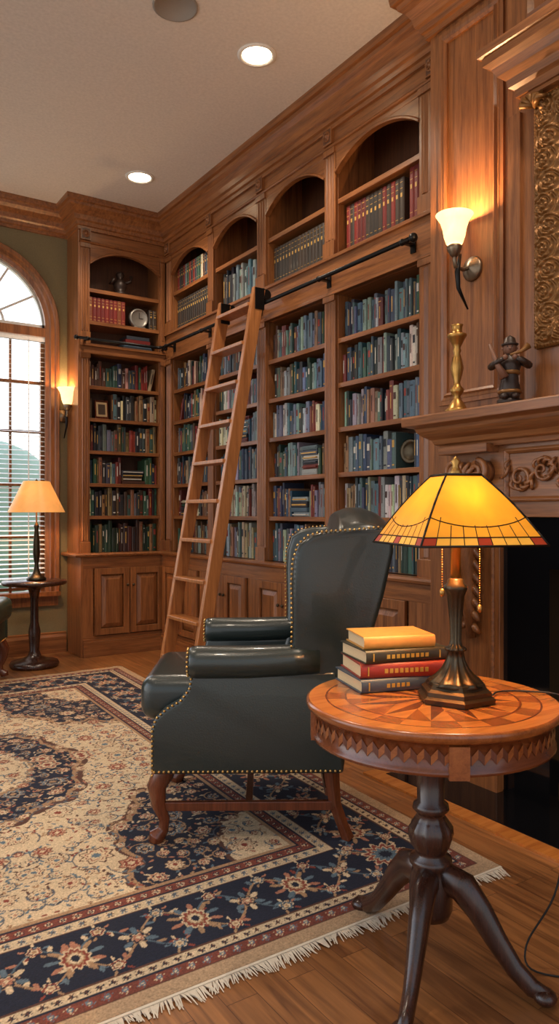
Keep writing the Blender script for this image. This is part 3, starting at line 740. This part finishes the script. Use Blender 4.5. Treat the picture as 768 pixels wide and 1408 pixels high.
# ---------------------------------------------------------------- wingback armchair
def build_chair(name,loc,rz,lea):
    e=empty(name,loc,rz)
    H=.31
    m=MB();m.box(-.30,.325,-H,H,.255,.41,lea);m.obj('seat_rail',e,bevel=.02,seg=3)
    m=MB();m.box(-.24,.385,-.262,.262,.40,.56,lea)
    o=m.obj('seat_cushion',e,bevel=.055,seg=6)
    for p in o.data.polygons:p.use_smooth=True
    def slab(poly,v0,v1,nm,bv=.018,flare=None):
        m=MB();m.prism(poly,v0,v1,lea)
        if flare: m.v=[flare(p) for p in m.v]
        o=m.obj(nm,e,bevel=bv,seg=4,ang=50)
        for p in o.data.polygons:p.use_smooth=True
        return o
    side=[(-.325,.25),(.33,.25),(.33,.40),(.318,.44),(.28,.475),(.235,.50),(.205,.54),(.195,.60),(-.30,.60)]
    wing=[(-.13,.55),(-.148,.62),(-.15,.76),(-.147,.90),(-.152,.975),(-.17,1.03),(-.205,1.06),(-.26,1.073),(-.36,1.077),(-.46,1.088),(-.495,1.07),(-.495,1.0),(-.462,.85),(-.405,.66),(-.345,.46),(-.325,.25),(-.27,.25),(-.27,.5)]
    fl=lambda s_:(lambda p:(p[0],p[1]+s_*max(0,(p[0]+.36))*max(0,min(1,(p[2]-.55)/.3))*.22,p[2]))
    for s_ in(-1,1):
        a,b=sorted((s_*.30,s_*.355))
        slab(side,a,b,'side_panel',.015)
        a,b=sorted((s_*.285,s_*.345))
        slab(wing,a,b,'wing',.02,fl(s_))
        m=MB();pts=[];rad=[]
        for u,r in((.202,.030),(.201,.046),(.192,.053),(.17,.0555),(.0,.055),(-.15,.053),(-.24,.045)):
            pts.append((u,s_*.338,.628+.006*(1 if u<0 else 0)));rad.append(r)
        m.tube(pts,rad,lea,24);m.obj('rolled_arm',e)
    m=MB();nv=14;v=[];f=[]
    front=[(-.19,.50),(-.215,.65),(-.25,.82),(-.285,.97),(-.31,1.08)]
    back=[(-.49,1.06),(-.46,.86),(-.405,.66),(-.345,.46),(-.32,.27)]
    for i in range(nv+1):
        y=-.31+.62*i/nv;q=1-abs(y/.31)**2.2;top=1.085+.07*q
        ring=[]
        for (u,z) in front: ring.append((u-.012+.02*q*math.sin((z-.5)*5),y,z+(.05*q if z>1 else 0)))
        ring+= [(-.33,y,top-.015),(-.37,y,top),(-.42,y,top+.0),(-.475,y,top-.02)]
        for (u,z) in back: ring.append((u-.012*q,y,z+(.05*q if z>1 else 0)))
        v+=ring
    k=len(front)+4+len(back)
    for i in range(nv):
        for j in range(k):
            j2=(j+1)%k;f.append((i*k+j,i*k+j2,(i+1)*k+j2,(i+1)*k+j))
    f.append(tuple(range(k-1,-1,-1)));f.append(tuple(nv*k+j for j in range(k)))
    m.add(v,f,lea,True);m.obj('chair_back',e,recalc=True)
    m=MB()
    def nails(poly,sp=.0165):
        pts=[Vector(p) for p in poly];acc=0
        for a,b in zip(pts,pts[1:]):
            L_=(b-a).length;t=acc
            while t<L_:
                p=a+(b-a)*(t/L_);m.sphere(p,.0048,'nail_brass',7,4);t+=sp
            acc=t-L_
    for s_ in(-1,1):
        F=fl(s_)
        nails([F((u+.004,s_*.342,z)) for u,z in wing[1:10]])
        nails([(u,s_*.357,.262) for u in(-.31,.325)])
        nails([(u-.006,s_*.356,z) for u,z in side[1:8]])
        nails([(.204+.0,s_*.338+.046*math.cos(a*.1),.628+.046*math.sin(a*.1)) for a in range(-16,48,3)])
    nails([(.329,y,.262) for y in(-.30,.30)]);nails([(-.302,y,.262) for y in(-.3,.3)])
    m.obj('nailhead_trim',e)
    m=MB()
    for s_ in(-1,1):
        y=s_*.285
        m.tube([(.285,y,.27),(.295,y,.235),(.318,y+s_*.006,.19),(.312,y+s_*.004,.13),(.292,y,.075),(.295,y,.04),(.318,y+s_*.004,.018),(.322,y+s_*.004,.0)],[.036,.038,.034,.026,.019,.019,.030,.026],'mahogany_red',12)
        m.tube([(-.285,y,.27),(-.29,y,.2),(-.30,y,.12),(-.325,y,.05),(-.345,y,.0)],[.030,.026,.022,.021,.023],'mahogany_red',4,False)
        m.box(-.30,.30,y-.011,y+.011,.105,.135,'mahogany_red')
    m.box(-.012,.012,-.28,.28,.108,.132,'mahogany_red');m.box(-.285,-.265,-.28,.28,.15,.175,'mahogany_red')
    m.obj('chair_legs',e,bevel=.002)
    return e
build_chair('wingback_armchair',(1.485,2.445,.0125),math.radians(147.5),'leather')
build_chair('wingback_armchair',(.84,5.22,.0125),math.radians(-25),'leather_green')
# ---------------------------------------------------------------- round inlaid side table
TX,TY,TZ=1.357,1.356,.68
tb=empty('pedestal_side_table',(TX,TY,0));m=MB();Rt=.315
def ringsec(r0,r1,a0,a1,z,mat,n=4):
    v=[];f=[]
    for i in range(n+1):
        a=a0+(a1-a0)*i/n;v+=[(r0*math.cos(a),r0*math.sin(a),z),(r1*math.cos(a),r1*math.sin(a),z)]
    for i in range(n): f.append((2*i,2*i+1,2*i+3,2*i+2))
    m.add(v,f,mat)
for k in range(12):
    a0=k*math.pi/6;a1=a0+math.pi/6;am=(a0+a1)/2
    pt=lambda r,a:(r*math.cos(a),r*math.sin(a),TZ)
    rO=.213
    m.add([(0,0,TZ),pt(.12,a0),pt(rO,am)],[(0,1,2)],'inlay_a');m.add([(0,0,TZ),pt(rO,am),pt(.12,a1)],[(0,1,2)],'inlay_c')
    m.add([pt(.12,a0),pt(rO,a0),pt(rO,(a0+am)/2),pt(rO,am)],[(0,1,2,3)],'inlay_b');m.add([pt(.12,a1),pt(rO,am),pt(rO,(am+a1)/2),pt(rO,a1)],[(0,1,2,3)],'inlay_a')
    ringsec(rO,.219,a0,a1,TZ,'inlay_c')
    ringsec(.219,.262,a0,am,TZ,'inlay_a');ringsec(.219,.262,am,a1,TZ,'inlay_b')
ringsec(.262,.267,0,2*math.pi,TZ,'inlay_c',96);ringsec(.267,.308,0,2*math.pi,TZ,'inlay_a',96)
m.lathe([(.302,TZ-.026),(.306,TZ-.024),(.313,TZ-.018),(.3155,TZ-.01),(.314,TZ-.003),(.308,TZ)],(0,0,0),'inlay_b',96,caps=False)
m.lathe([(.02,TZ-.1),(.29,TZ-.1),(.299,TZ-.096),(.299,TZ-.088),(.294,TZ-.085),(.294,TZ-.028),(.302,TZ-.026)],(0,0,0),'inlay_c',64,caps=False)
n=64;z0,z1=TZ-.084,TZ-.03
for k in range(n):
    a0=2*math.pi*k/n;a1=2*math.pi*(k+1)/n;am=(a0+a1)/2;r=.2955
    pt=lambda a,z:(r*math.cos(a),r*math.sin(a),z)
    m.add([pt(a0,z0+.010),pt(am,z0+.026),pt(am,z1-.008),pt(a0,z1-.024)],[(0,1,2,3)],'inlay_b');m.add([pt(am,z0+.026),pt(a1,z0+.010),pt(a1,z1-.024),pt(am,z1-.008)],[(0,1,2,3)],'mahogany_red')
for k in range(4):
    a=k*math.pi/2+.2+.785
    m.obox((.297*math.cos(a),.297*math.sin(a),TZ-.066),(math.cos(a),math.sin(a),0),(-math.sin(a),math.cos(a),0),(0,0,1),.007,.022,.036,'inlay_b')
m.obj('table_top',tb)
m=MB()
m.lathe([(.10,TZ-.10),(.10,TZ-.115),(.05,TZ-.125),(.040,TZ-.14),(.043,TZ-.16),(.036,TZ-.18),(.034,.42),(.044,.412),(.046,.40),(.038,.392),(.034,.385),(.044,.372),(.056,.355),(.058,.335),(.050,.31),(.040,.295),(.037,.285),(.052,.278),(.054,.265),(.046,.255),(.048,.24),(.054,.21),(.054,.15),(.046,.13),(.03,.12),(0,.11)][::-1],(0,0,0),'ebony_wood',40,flute=10,fl_amp=.12,flr=(.30,.372))
m.obj('table_column',tb)
m=MB()
for ad,sc in((86,1.0),(213,.96),(294,.93)):
    a=math.radians(ad);c,s_=math.cos(a)*sc,math.sin(a)*sc
    P=[(.01,.215),(.05,.232),(.09,.222),(.135,.175),(.18,.115),(.225,.062),(.27,.030),(.31,.022)]
    m.tube([(r*c,r*s_,z) for r,z in P],[.036,.041,.040,.034,.028,.024,.023,.018],'ebony_wood',14,sq=(1,.75))
    m.sphere((.300*c,.300*s_,.020),.028,'ebony_wood',12,8,(1,1,.68))
m.obj('table_legs',tb)
# ---------------------------------------------------------------- stained glass lamp
LX,LY=1.392,1.305
lp=empty('stained_glass_table_lamp',(LX,LY,TZ+.001),math.radians(-33.5+12));m=MB()
m.lathe([(.098,0),(.100,.012),(.090,.018),(.090,.028),(.080,.034),(.072,.046)],(0,0,0),'bronze',6,False,rot=.3)
m.lathe([(.072,.04),(.066,.05),(.05,.062),(.034,.08),(.024,.10),(.020,.12),(.027,.124),(.027,.13),(.017,.135),(.014,.15),(.016,.2),(.022,.26),(.028,.275),(.029,.285),(.022,.29),(.020,.30),(.012,.305)],(0,0,0),'bronze',40,flute=10,fl_amp=.25,flr=(.05,.27))
m.lathe([(.013,.30),(.013,.39),(.018,.395),(.018,.41),(.008,.415),(.006,.55),(.012,.556),(.02,.562),(.012,.575),(.008,.585),(.013,.595),(.0,.61)],(0,0,0),'brass',20)
m.obj('lamp_base',lp)
m=MB();mg=MB()
hb,ht,zb,zt=.160,.046,.39,.560
def P(side,s,t):
    h=hb+(ht-hb)*t;z=zb+(zt-zb)*t+ .010*math.sin(math.pi*t)
    p=Vector((s*h,-h,z));return Matrix.Rotation(side*math.pi/2,3,'Z')@p
def came(a,b,r=.0022): mg.tube([a,b],r,'lead_came',5)
for sd in range(4):
    T=[0,.10,.34,.36,1]
    NC=9
    for ti in range(4):
        t0,t1=T[ti],T[ti+1];nc=NC if ti<2 else 1
        for c in range(nc):
            s0=-1+2*c/nc;s1=-1+2*(c+1)/nc
            mat='shade_amber'
            if ti==0: mat='shade_yellow'
            if ti==0 and c in(0,4,8): mat='shade_red'
            sub=5 if ti>=2 else 2
            for q in range(sub):
                ta=t0+(t1-t0)*q/sub;tb_=t0+(t1-t0)*(q+1)/sub
                m.add([P(sd,s0,ta),P(sd,s1,ta),P(sd,s1,tb_),P(sd,s0,tb_)],[(0,1,2,3)],mat)
    for c in range(1,NC):
        s=-1+2*c/NC;came(P(sd,s,0),P(sd,s,.34 if c in(1,8) else .24),.0012)
    for t in(0,.10): came(P(sd,-1,t),P(sd,1,t),.0016 if t else .003)
    prev=None
    for q in range(13):
        s=-1+2*q/12;pnt=P(sd,s,.22+.12*s*s)
        if prev is not None: came(prev,pnt,.0014)
        prev=pnt
    came(P(sd,-1,1),P(sd,1,1),.004)
    for q in range(6): came(P(sd,-1,q/6),P(sd,-1,(q+1)/6),.0028)
mg.add([(-ht,-ht,zt+.002),(ht,-ht,zt+.002),(ht,ht,zt+.002),(-ht,ht,zt+.002)],[(0,1,2,3)],'bronze')
m.obj('glass_shade',lp);mg.obj('lead_lines',lp)
m=MB()
for x,y,l in((-.05,-.03,.12),(.05,-.03,.16)):
    z=.40
    while z>.40-l: m.sphere((x,y,z),.0022,'brass',6,4);z-=.006
    m.sphere((x,y,z-.008),.007,'brass',8,6,(1,1,1.5))
    m.tube([(0,0,.40),(x,y,.402)],.002,'brass',5)
m.obj('pull_chains',lp)
plight(lp,(0,-.035,.48),7,(1,.70,.36),.02);plight(lp,(0,.035,.48),5,(1,.70,.36),.02)
cu=MB()
Pc=[(LX+.09,LY-.04,TZ+.008),(LX+.14,LY-.02,TZ+.006),(LX+.20,LY-.05,TZ+.005),(LX+.245,LY-.12,TZ+.004),(LX+.275,LY-.16,TZ-.03),(LX+.28,LY-.165,.55),(LX+.27,LY-.13,.35),(LX+.23,LY-.12,.18),(LX+.17,LY-.08,.05),(LX+.16,LY-.12,.006),(LX+.3,LY-.22,.006),(LX+.6,LY-.20,.006)]
def smooth(P,n=6):
    out=[];P=[Vector(p) for p in P]
    for i in range(len(P)-1):
        p0=P[max(i-1,0)];p1=P[i];p2=P[i+1];p3=P[min(i+2,len(P)-1)]
        for k in range(n):
            t=k/n;out.append(.5*((2*p1)+(p2-p0)*t+(2*p0-5*p1+4*p2-p3)*t*t+(3*p1-p0-3*p2+p3)*t**3))
    return out+[P[-1]]
cu.tube(smooth(Pc),.0025,'cord',6);cu.obj('lamp_cord')
# ---------------------------------------------------------------- stack of books on table
plain('cover_tan',(196,140,66),0.5);plain('cover_black',(44,42,30),0.45);plain('cover_red',(140,42,30),0.45);plain('cover_navy',(62,74,88),0.45)
plain('gilt_letter',(200,160,70),0.4,0.4)
bs=empty('book_stack',(1.383,1.53,TZ+.001),math.radians(-33.5+14));z=0
for i,(w,dpt,t,cov,rz,ox,oy) in enumerate(((.262,.18,.034,'cover_navy',.05,0,0),(.252,.175,.038,'cover_red',-.04,.006,.0),(.238,.17,.034,'cover_black',.06,.003,.004),(.20,.15,.033,'cover_tan',-.03,-.006,.004))):
    m=MB();m.M=Matrix.Translation((ox,oy,z))@Matrix.Rotation(rz,4,'Z')
    c=.003
    m.box(-w/2,w/2,-dpt/2,dpt/2,0,c,cov);m.box(-w/2,w/2,-dpt/2,dpt/2,t-c,t,cov)
    v=[];n=6
    for k in range(n+1):
        a=-math.pi/2+math.pi*k/n;v+=[(-w/2,-dpt/2-.006*math.cos(a),t/2+t/2*math.sin(a)),(w/2,-dpt/2-.006*math.cos(a),t/2+t/2*math.sin(a))]
    m.add(v,[(2*k,2*k+1,2*k+3,2*k+2) for k in range(n)],cov,True)
    m.box(-w/2+.005,w/2-.005,-dpt/2+.0,dpt/2-.005,c,t-c,'page_paper')
    if i in(0,1,2):
        for k in range(9 if i else 5):
            x=-.06+.014*k;m.box(x,x+.009,-dpt/2-.0072,-dpt/2-.004,t*.35,t*.65,'gilt_letter')
        for x in(-w/2+.02,w/2-.025): m.box(x,x+.003,-dpt/2-.0072,-dpt/2-.003,t*.2,t*.8,'gilt_letter')
    m.obj('book_%d'%(i+1),bs);z+=t+.0006
# ---------------------------------------------------------------- far side table + lamp
ft=empty('round_lamp_table',(1.53,5.62,0));m=MB()
m.lathe([(.0,.0),(.17,.0),(.18,.02),(.17,.04),(.10,.055),(.05,.08),(.035,.12),(.04,.2),(.045,.26),(.03,.33),(.028,.5),(.045,.58),(.09,.60),(.20,.605),(.225,.61),(.235,.625),(.23,.64),(0,.642)],(0,0,0),'ebony_wood',36);m.obj('table_body',ft)
fl_=empty('table_lamp',(1.54,5.60,.643));m=MB()
m.lathe([(.07,0),(.072,.015),(.05,.03),(.03,.05),(.02,.08),(.014,.12),(.02,.15),(.026,.2),(.022,.3),(.014,.38),(.02,.40),(.012,.42),(.006,.43),(.006,.73),(.01,.74),(.0,.755)],(0,0,0),'bronze',24);m.obj('lamp_stem',fl_)
m=MB();m.lathe([(.205,.505),(.15,.62),(.095,.735)],(0,0,0),'shade_cream',40,caps=False)
m.obj('lamp_shade',fl_);plight(fl_,(0,0,.6),12,(1,.68,.36),.03)
# ---------------------------------------------------------------- persian rug
RX0,RX1,RY0,RY1=-.62,2.0,1.60,5.22
hx,hy=(RX1-RX0)/2,(RY1-RY0)/2;g=.004
nx=int(hx/g);ny=int(hy/g)
xs=np.linspace(0,hx,nx+1);ys=np.linspace(0,hy,ny+1)
X,Y=np.meshgrid(xs,ys)
cr=np.array(lin((206,182,148)));nv_=np.array(lin((24,28,46)));ru=np.array(lin((132,60,46)));ta=np.array(lin((160,126,94)));sl=np.array(lin((90,108,120)));ro=np.array(lin((168,112,88)));br_=np.array(lin((86,54,42)))
ex=hx-X;ey=hy-Y;E=np.minimum(ex,ey)
A=np.zeros(X.shape+(3,));A[:]=cr
def band(a,b,c): A[(E>=a)&(E<b)]=c
F0=.50
fxh,fyh=hx-F0,hy-F0
qx=(fxh-X)/.52;qy=(fyh-Y)/.80
ang=np.arctan2(qy,qx);rad=np.sqrt(qx**2+qy**2)
lob=.92+.10*np.abs(np.cos(ang*6))+.05*np.abs(np.sin(ang*14))
inside=(E>=F0)
for k,c in((1.05,br_),(1.02,ta),(.98,nv_)): A[inside&(rad<lob*k)]=c
A[inside&(rad<lob*.42)]=br_;A[inside&(rad<lob*.39)]=cr
aM=np.arctan2(Y/1.35,X);rM=np.sqrt((Y/1.35)**2+X**2);lm=.40*(1+.10*np.abs(np.cos(aM*4))+.05*np.abs(np.sin(aM*12)))
for k,c in((1.06,br_),(1.0,ta),(.95,nv_),(.55,ta),(.51,cr),(.22,br_),(.2,ru)): A[inside&(rM<lm*k)]=c
def win_(cx,cy,r):
    i0=max(0,int((cx-r)/g));i1=min(nx+1,int((cx+r)/g)+2);j0=max(0,int((cy-r)/g));j1=min(ny+1,int((cy+r)/g)+2)
    return (slice(j0,j1),slice(i0,i1)) if i1>i0 and j1>j0 else None
def dot(cx,cy,r,c):
    w=win_(cx,cy,r)
    if w is None:return
    mk=(X[w]-cx)**2+(Y[w]-cy)**2<r*r;A[w][mk]=c
def ell(cx,cy,a,b,th,c):
    w=win_(cx,cy,max(a,b))
    if w is None:return
    dx=X[w]-cx;dy=Y[w]-cy;u=dx*math.cos(th)+dy*math.sin(th);v=-dx*math.sin(th)+dy*math.cos(th)
    A[w][(u/a)**2+(v/b)**2<1]=c
def flower(cx,cy,r,cols,n=8,ph=0,asp=1.0,th=0,dp=.14,ks=(1,.88,.66,.58,.3)):
    w=win_(cx,cy,r*1.3)
    if w is None:return
    dx=X[w]-cx;dy=Y[w]-cy;u=dx*math.cos(th)+dy*math.sin(th);v=(-dx*math.sin(th)+dy*math.cos(th))*asp
    a=np.arctan2(v,u)+ph;q=np.sqrt(u*u+v*v)/r;sh=(1-dp)+dp*np.cos(n*a)
    for k,c in zip(ks,cols): A[w][q<sh*k]=c
def vine(pts,r,c,lc=None,every=.035,ls=.014):
    acc=0
    for (a,b),(a2,b2) in zip(pts,pts[1:]):
        L_=math.hypot(a2-a,b2-b);n=max(1,int(L_/.004))
        for i in range(n): dot(a+(a2-a)*i/n,b+(b2-b)*i/n,r,c)
        acc+=L_
        if lc is not None and acc>every:
            acc=0;th=math.atan2(b2-b,a2-a)+random.choice((-1,1))*.9
            ell(a2+ls*math.cos(th),b2+ls*math.sin(th),ls,ls*.42,th,random.choice(lc))
def spir(cx,cy,r,turn,a0,c,lc):
    n=40;vine([(cx+r*(1-.75*i/n)*math.cos(a0+turn*2*math.pi*i/n),cy+r*(1-.75*i/n)*math.sin(a0+turn*2*math.pi*i/n)) for i in range(n+1)],.003,c,lc,.034,.011)
rs=random.Random(5)
pts=[];tries=0
while len(pts)<150 and tries<12000:
    tries+=1;x=rs.uniform(0,fxh);y=rs.uniform(0,fyh);r=rs.choice((.020,.028,.036,.048,.062))
    if any((x-a)**2+(y-b)**2<(r+c+.016)**2 for a,b,c in pts):continue
    if x+r>fxh or y+r>fyh: continue
    pts.append((x,y,r))
def isdark(x,y):
    j=min(ny,int(y/g));i=min(nx,int(x/g));return A[j,i].sum()<.25
dk=[isdark(x,y) for x,y,r in pts]
for (x,y,r),dd in zip(pts,dk):
    spir(x,y,r*1.6,rs.choice((-1,1))*.8,rs.uniform(0,6),ta if dd else sl*.6+br_*.4,[ru,sl,ta,cr] if dd else [ru,sl,br_,ta,sl])
for (x,y,r),dd in zip(pts,dk):
    if dd: cols=rs.choice(([ta,cr,ru,cr,ru],[cr,ro,nv_,cr,ru],[ta,sl,cr,nv_,ta]))
    else: cols=rs.choice(([br_,cr,ro,cr,ru],[nv_,cr,sl,cr,ro],[br_,cr,ru,cr,sl],[br_,ro,cr,ru,cr]))
    flower(x,y,r,cols,rs.choice((6,8,8,10)),rs.uniform(0,1),rs.choice((1,1,1.3)),rs.uniform(0,3))
for k in range(950):
    x=rs.uniform(0,fxh);y=rs.uniform(0,fyh);dd=isdark(x,y)
    if all((x-a)**2+(y-b)**2>(c+.006)**2 for a,b,c in pts):
        ell(x,y,.010,.0045,rs.uniform(0,3),rs.choice((cr,ta,ro) if dd else (ru,sl,br_,ta,sl)))
band(0,.05,ta*.75+cr*.25);band(.05,.056,br_);band(.056,.095,br_*.5+ru*.5);band(.095,.102,nv_);band(.102,.135,cr*.9);band(.135,.142,br_)
band(.142,.385,nv_);band(.385,.392,br_);band(.392,.432,cr*.9);band(.432,.438,nv_);band(.438,.475,br_*.4+ru*.6);band(.475,.482,nv_);band(.482,F0,ta)
def guard(e0,sp,r,c1,c2,n=4):
    for along in(0,1):
        Lm=(hx if along==0 else hy)-e0;k=0;s=sp/2
        while s<Lm:
            x,y=(s,hy-e0) if along==0 else (hx-e0,s)
            flower(x,y,r,[c1 if k%2 else c2,cr if (c1 is not cr) else ru,c1,c2,c1],n,0.4);s+=sp;k+=1
guard(.0755,.044,.016,cr,sl,6);guard(.1185,.034,.013,br_,nv_,4);guard(.412,.04,.015,br_,sl,5);guard(.4565,.04,.015,cr,nv_,4)
e0=.2635
def main(along):
    Lm=(hx if along==0 else hy)-e0
    def mp(s,o): return (s,hy-e0+o) if along==0 else (hx-e0+o,s)
    for ph,cc,am in((0,ta,.08),(math.pi,sl*.8,.08)):
        n=int(Lm/.012);vine([mp(i*.012,am*math.sin(i*.012/.34*2*math.pi+ph)) for i in range(n+1)],.0036,cc,[ru,sl,cr,ta,sl,ro],.026,.015)
    s=.0;k=0
    base=0 if along else math.pi/2
    while s<Lm-.06:
        x,y=mp(s,0)
        if k%2==0:
            for q in range(10):
                th=base+q*math.pi*.2+.15
                ell(x+.060*math.cos(th),y+.060*math.sin(th),.020,.008,th,[ta,sl,ro][q%3])
            flower(x,y,.054,[cr,ru,ta,cr,nv_],12,0,1.25,base,.10,(1,.84,.62,.5,.3))
        else:
            for q in range(6):
                th=base+q*math.pi/3
                ell(x+.038*math.cos(th),y+.038*math.sin(th),.016,.009,th,[cr,sl][q%2])
            flower(x,y,.032,[ta,nv_,cr,ro,cr],6,.5,1.0,base,.2)
        for o in(-.085,.085):
            x2,y2=mp(s+.085,o)
            flower(x2,y2,.023,[cr,sl if k%2 else ru,nv_,cr,ta],5+k%3)
            for th in range(5): ell(x2+.034*math.cos(th*1.26+.8),y2+.034*math.sin(th*1.26+.8),.010,.004,th*1.26+.8,[ru,ta,sl,cr,ro][th])
        s+=.17;k+=1
main(0);main(1)
flower(hx-e0,hy-e0,.085,[cr,ru,cr,sl,nv_],12)
nr=np.random.RandomState(3)
half=np.concatenate([A[:,::-1][:,:-1],A],1)
full=np.concatenate([half[::-1][:-1],half],0)
full=full*(1+.08*nr.randn(*full.shape[:2])[...,None]).clip(.6,1.4)
full=full*(1+.05*np.sin(np.linspace(0,40,full.shape[0])+3*np.sin(np.linspace(0,9,full.shape[0]))))[:,None,None]
NX=2*nx+1;NY=2*ny+1
gx=np.linspace(RX0,RX1,NX);gy=np.linspace(RY0,RY1,NY);GXX,GYY=np.meshgrid(gx,gy)
SH=lambda x,y:x-.09+.04*(y-1.6)
GXX=SH(GXX,GYY)
co=np.stack([GXX,GYY,np.full_like(GXX,.012)],-1).reshape(-1,3)
idx=np.arange(NX*NY).reshape(NY,NX)
fc=np.stack([idx[:-1,:-1],idx[:-1,1:],idx[1:,1:],idx[1:,:-1]],-1).reshape(-1,4)
bd=np.concatenate([idx[0,:],idx[1:,-1],idx[-1,-2::-1],idx[-2:0:-1,0]])
low=co[bd].copy();low[:,2]=0.0;nb=len(bd);li=np.arange(nb)+len(co)
sk=np.stack([bd,li,np.roll(li,-1),np.roll(bd,-1)],-1)
allc=np.concatenate([co,low]);allf=np.concatenate([fc,sk])
col=np.concatenate([full.reshape(-1,3),full.reshape(-1,3)[bd]])
me=bpy.data.meshes.new('persian_rug')
me.vertices.add(len(allc));me.vertices.foreach_set('co',allc.astype(np.float32).ravel())
me.loops.add(len(allf)*4);me.loops.foreach_set('vertex_index',allf.astype(np.int32).ravel())
me.polygons.add(len(allf));me.polygons.foreach_set('loop_start',(np.arange(len(allf))*4).astype(np.int32));
me.update(calc_edges=True)
ca=me.color_attributes.new('Col','FLOAT_COLOR','POINT');c4=np.ones((len(col),4),dtype=np.float32);c4[:,:3]=col;ca.data.foreach_set('color',c4.ravel())
me.materials.append(MAT['rug_mat'])
rg=empty('persian_rug');ro_=bpy.data.objects.new('rug_pile',me);bpy.context.scene.collection.objects.link(ro_);ro_.parent=rg
m=MB()
for yb,sg in((RY0,-1),(RY1,1)):
    x=RX0
    while x<RX1:
        xx=SH(x,yb)
        l=U(.025,.05)*(1+.15*math.sin(x*23));dx=.010*math.sin(x*37)+.006*math.sin(x*131)+U(-.010,.010);w=.0022
        m.add([(xx-w,yb,.010),(xx+w,yb,.010),(xx+w+dx*.5,yb+sg*l*.5,.008),(xx-w+dx*.5,yb+sg*l*.5,.008),(xx+w*.5+dx,yb+sg*l,.003),(xx-w*.5+dx,yb+sg*l,.003)],[(0,1,2,3),(3,2,4,5)],'fringe_wool')
        x+=.0034
m.box(SH(RX0,RY0),SH(RX1,RY0),RY0-.008,RY0,0,.0115,'fringe_wool')
m.obj('rug_fringe',rg)
# ---------------------------------------------------------------- world, camera
w=bpy.data.worlds.new('World');bpy.context.scene.world=w;w.use_nodes=True;N=w.node_tree.nodes;L=w.node_tree.links
bg=N['Background'];tc=N.new('ShaderNodeTexCoord');sx=N.new('ShaderNodeSeparateXYZ');L.new(tc.outputs['Generated'],sx.inputs[0])
mr=N.new('ShaderNodeMapRange');mr.inputs['From Min'].default_value=-.4;mr.inputs['From Max'].default_value=.8;mr.inputs['To Min'].default_value=.85;mr.inputs['To Max'].default_value=3.2
L.new(sx.outputs['Y'],mr.inputs['Value']);L.new(mr.outputs['Result'],bg.inputs['Strength'])
rp=N.new('ShaderNodeValToRGB');rp.color_ramp.elements[0].position=.0;rp.color_ramp.elements[0].color=(.90,.87,.82,1);rp.color_ramp.elements[1].position=.6;rp.color_ramp.elements[1].color=(.66,.80,1,1)
L.new(sx.outputs['Z'],rp.inputs['Fac']);L.new(rp.outputs['Color'],bg.inputs['Color'])
cam=bpy.data.cameras.new('camera');cam.sensor_fit='VERTICAL';cam.sensor_height=36;cam.lens=1020/1408*36
co_=bpy.data.objects.new('camera',cam);bpy.context.scene.collection.objects.link(co_);co_.location=(0,0,1.15);co_.rotation_euler=(math.radians(90),0,math.radians(-33.5))
bpy.context.scene.camera=co_
vs_=bpy.context.scene.view_settings;vs_.view_transform='Standard';vs_.look='None';vs_.exposure=0.2
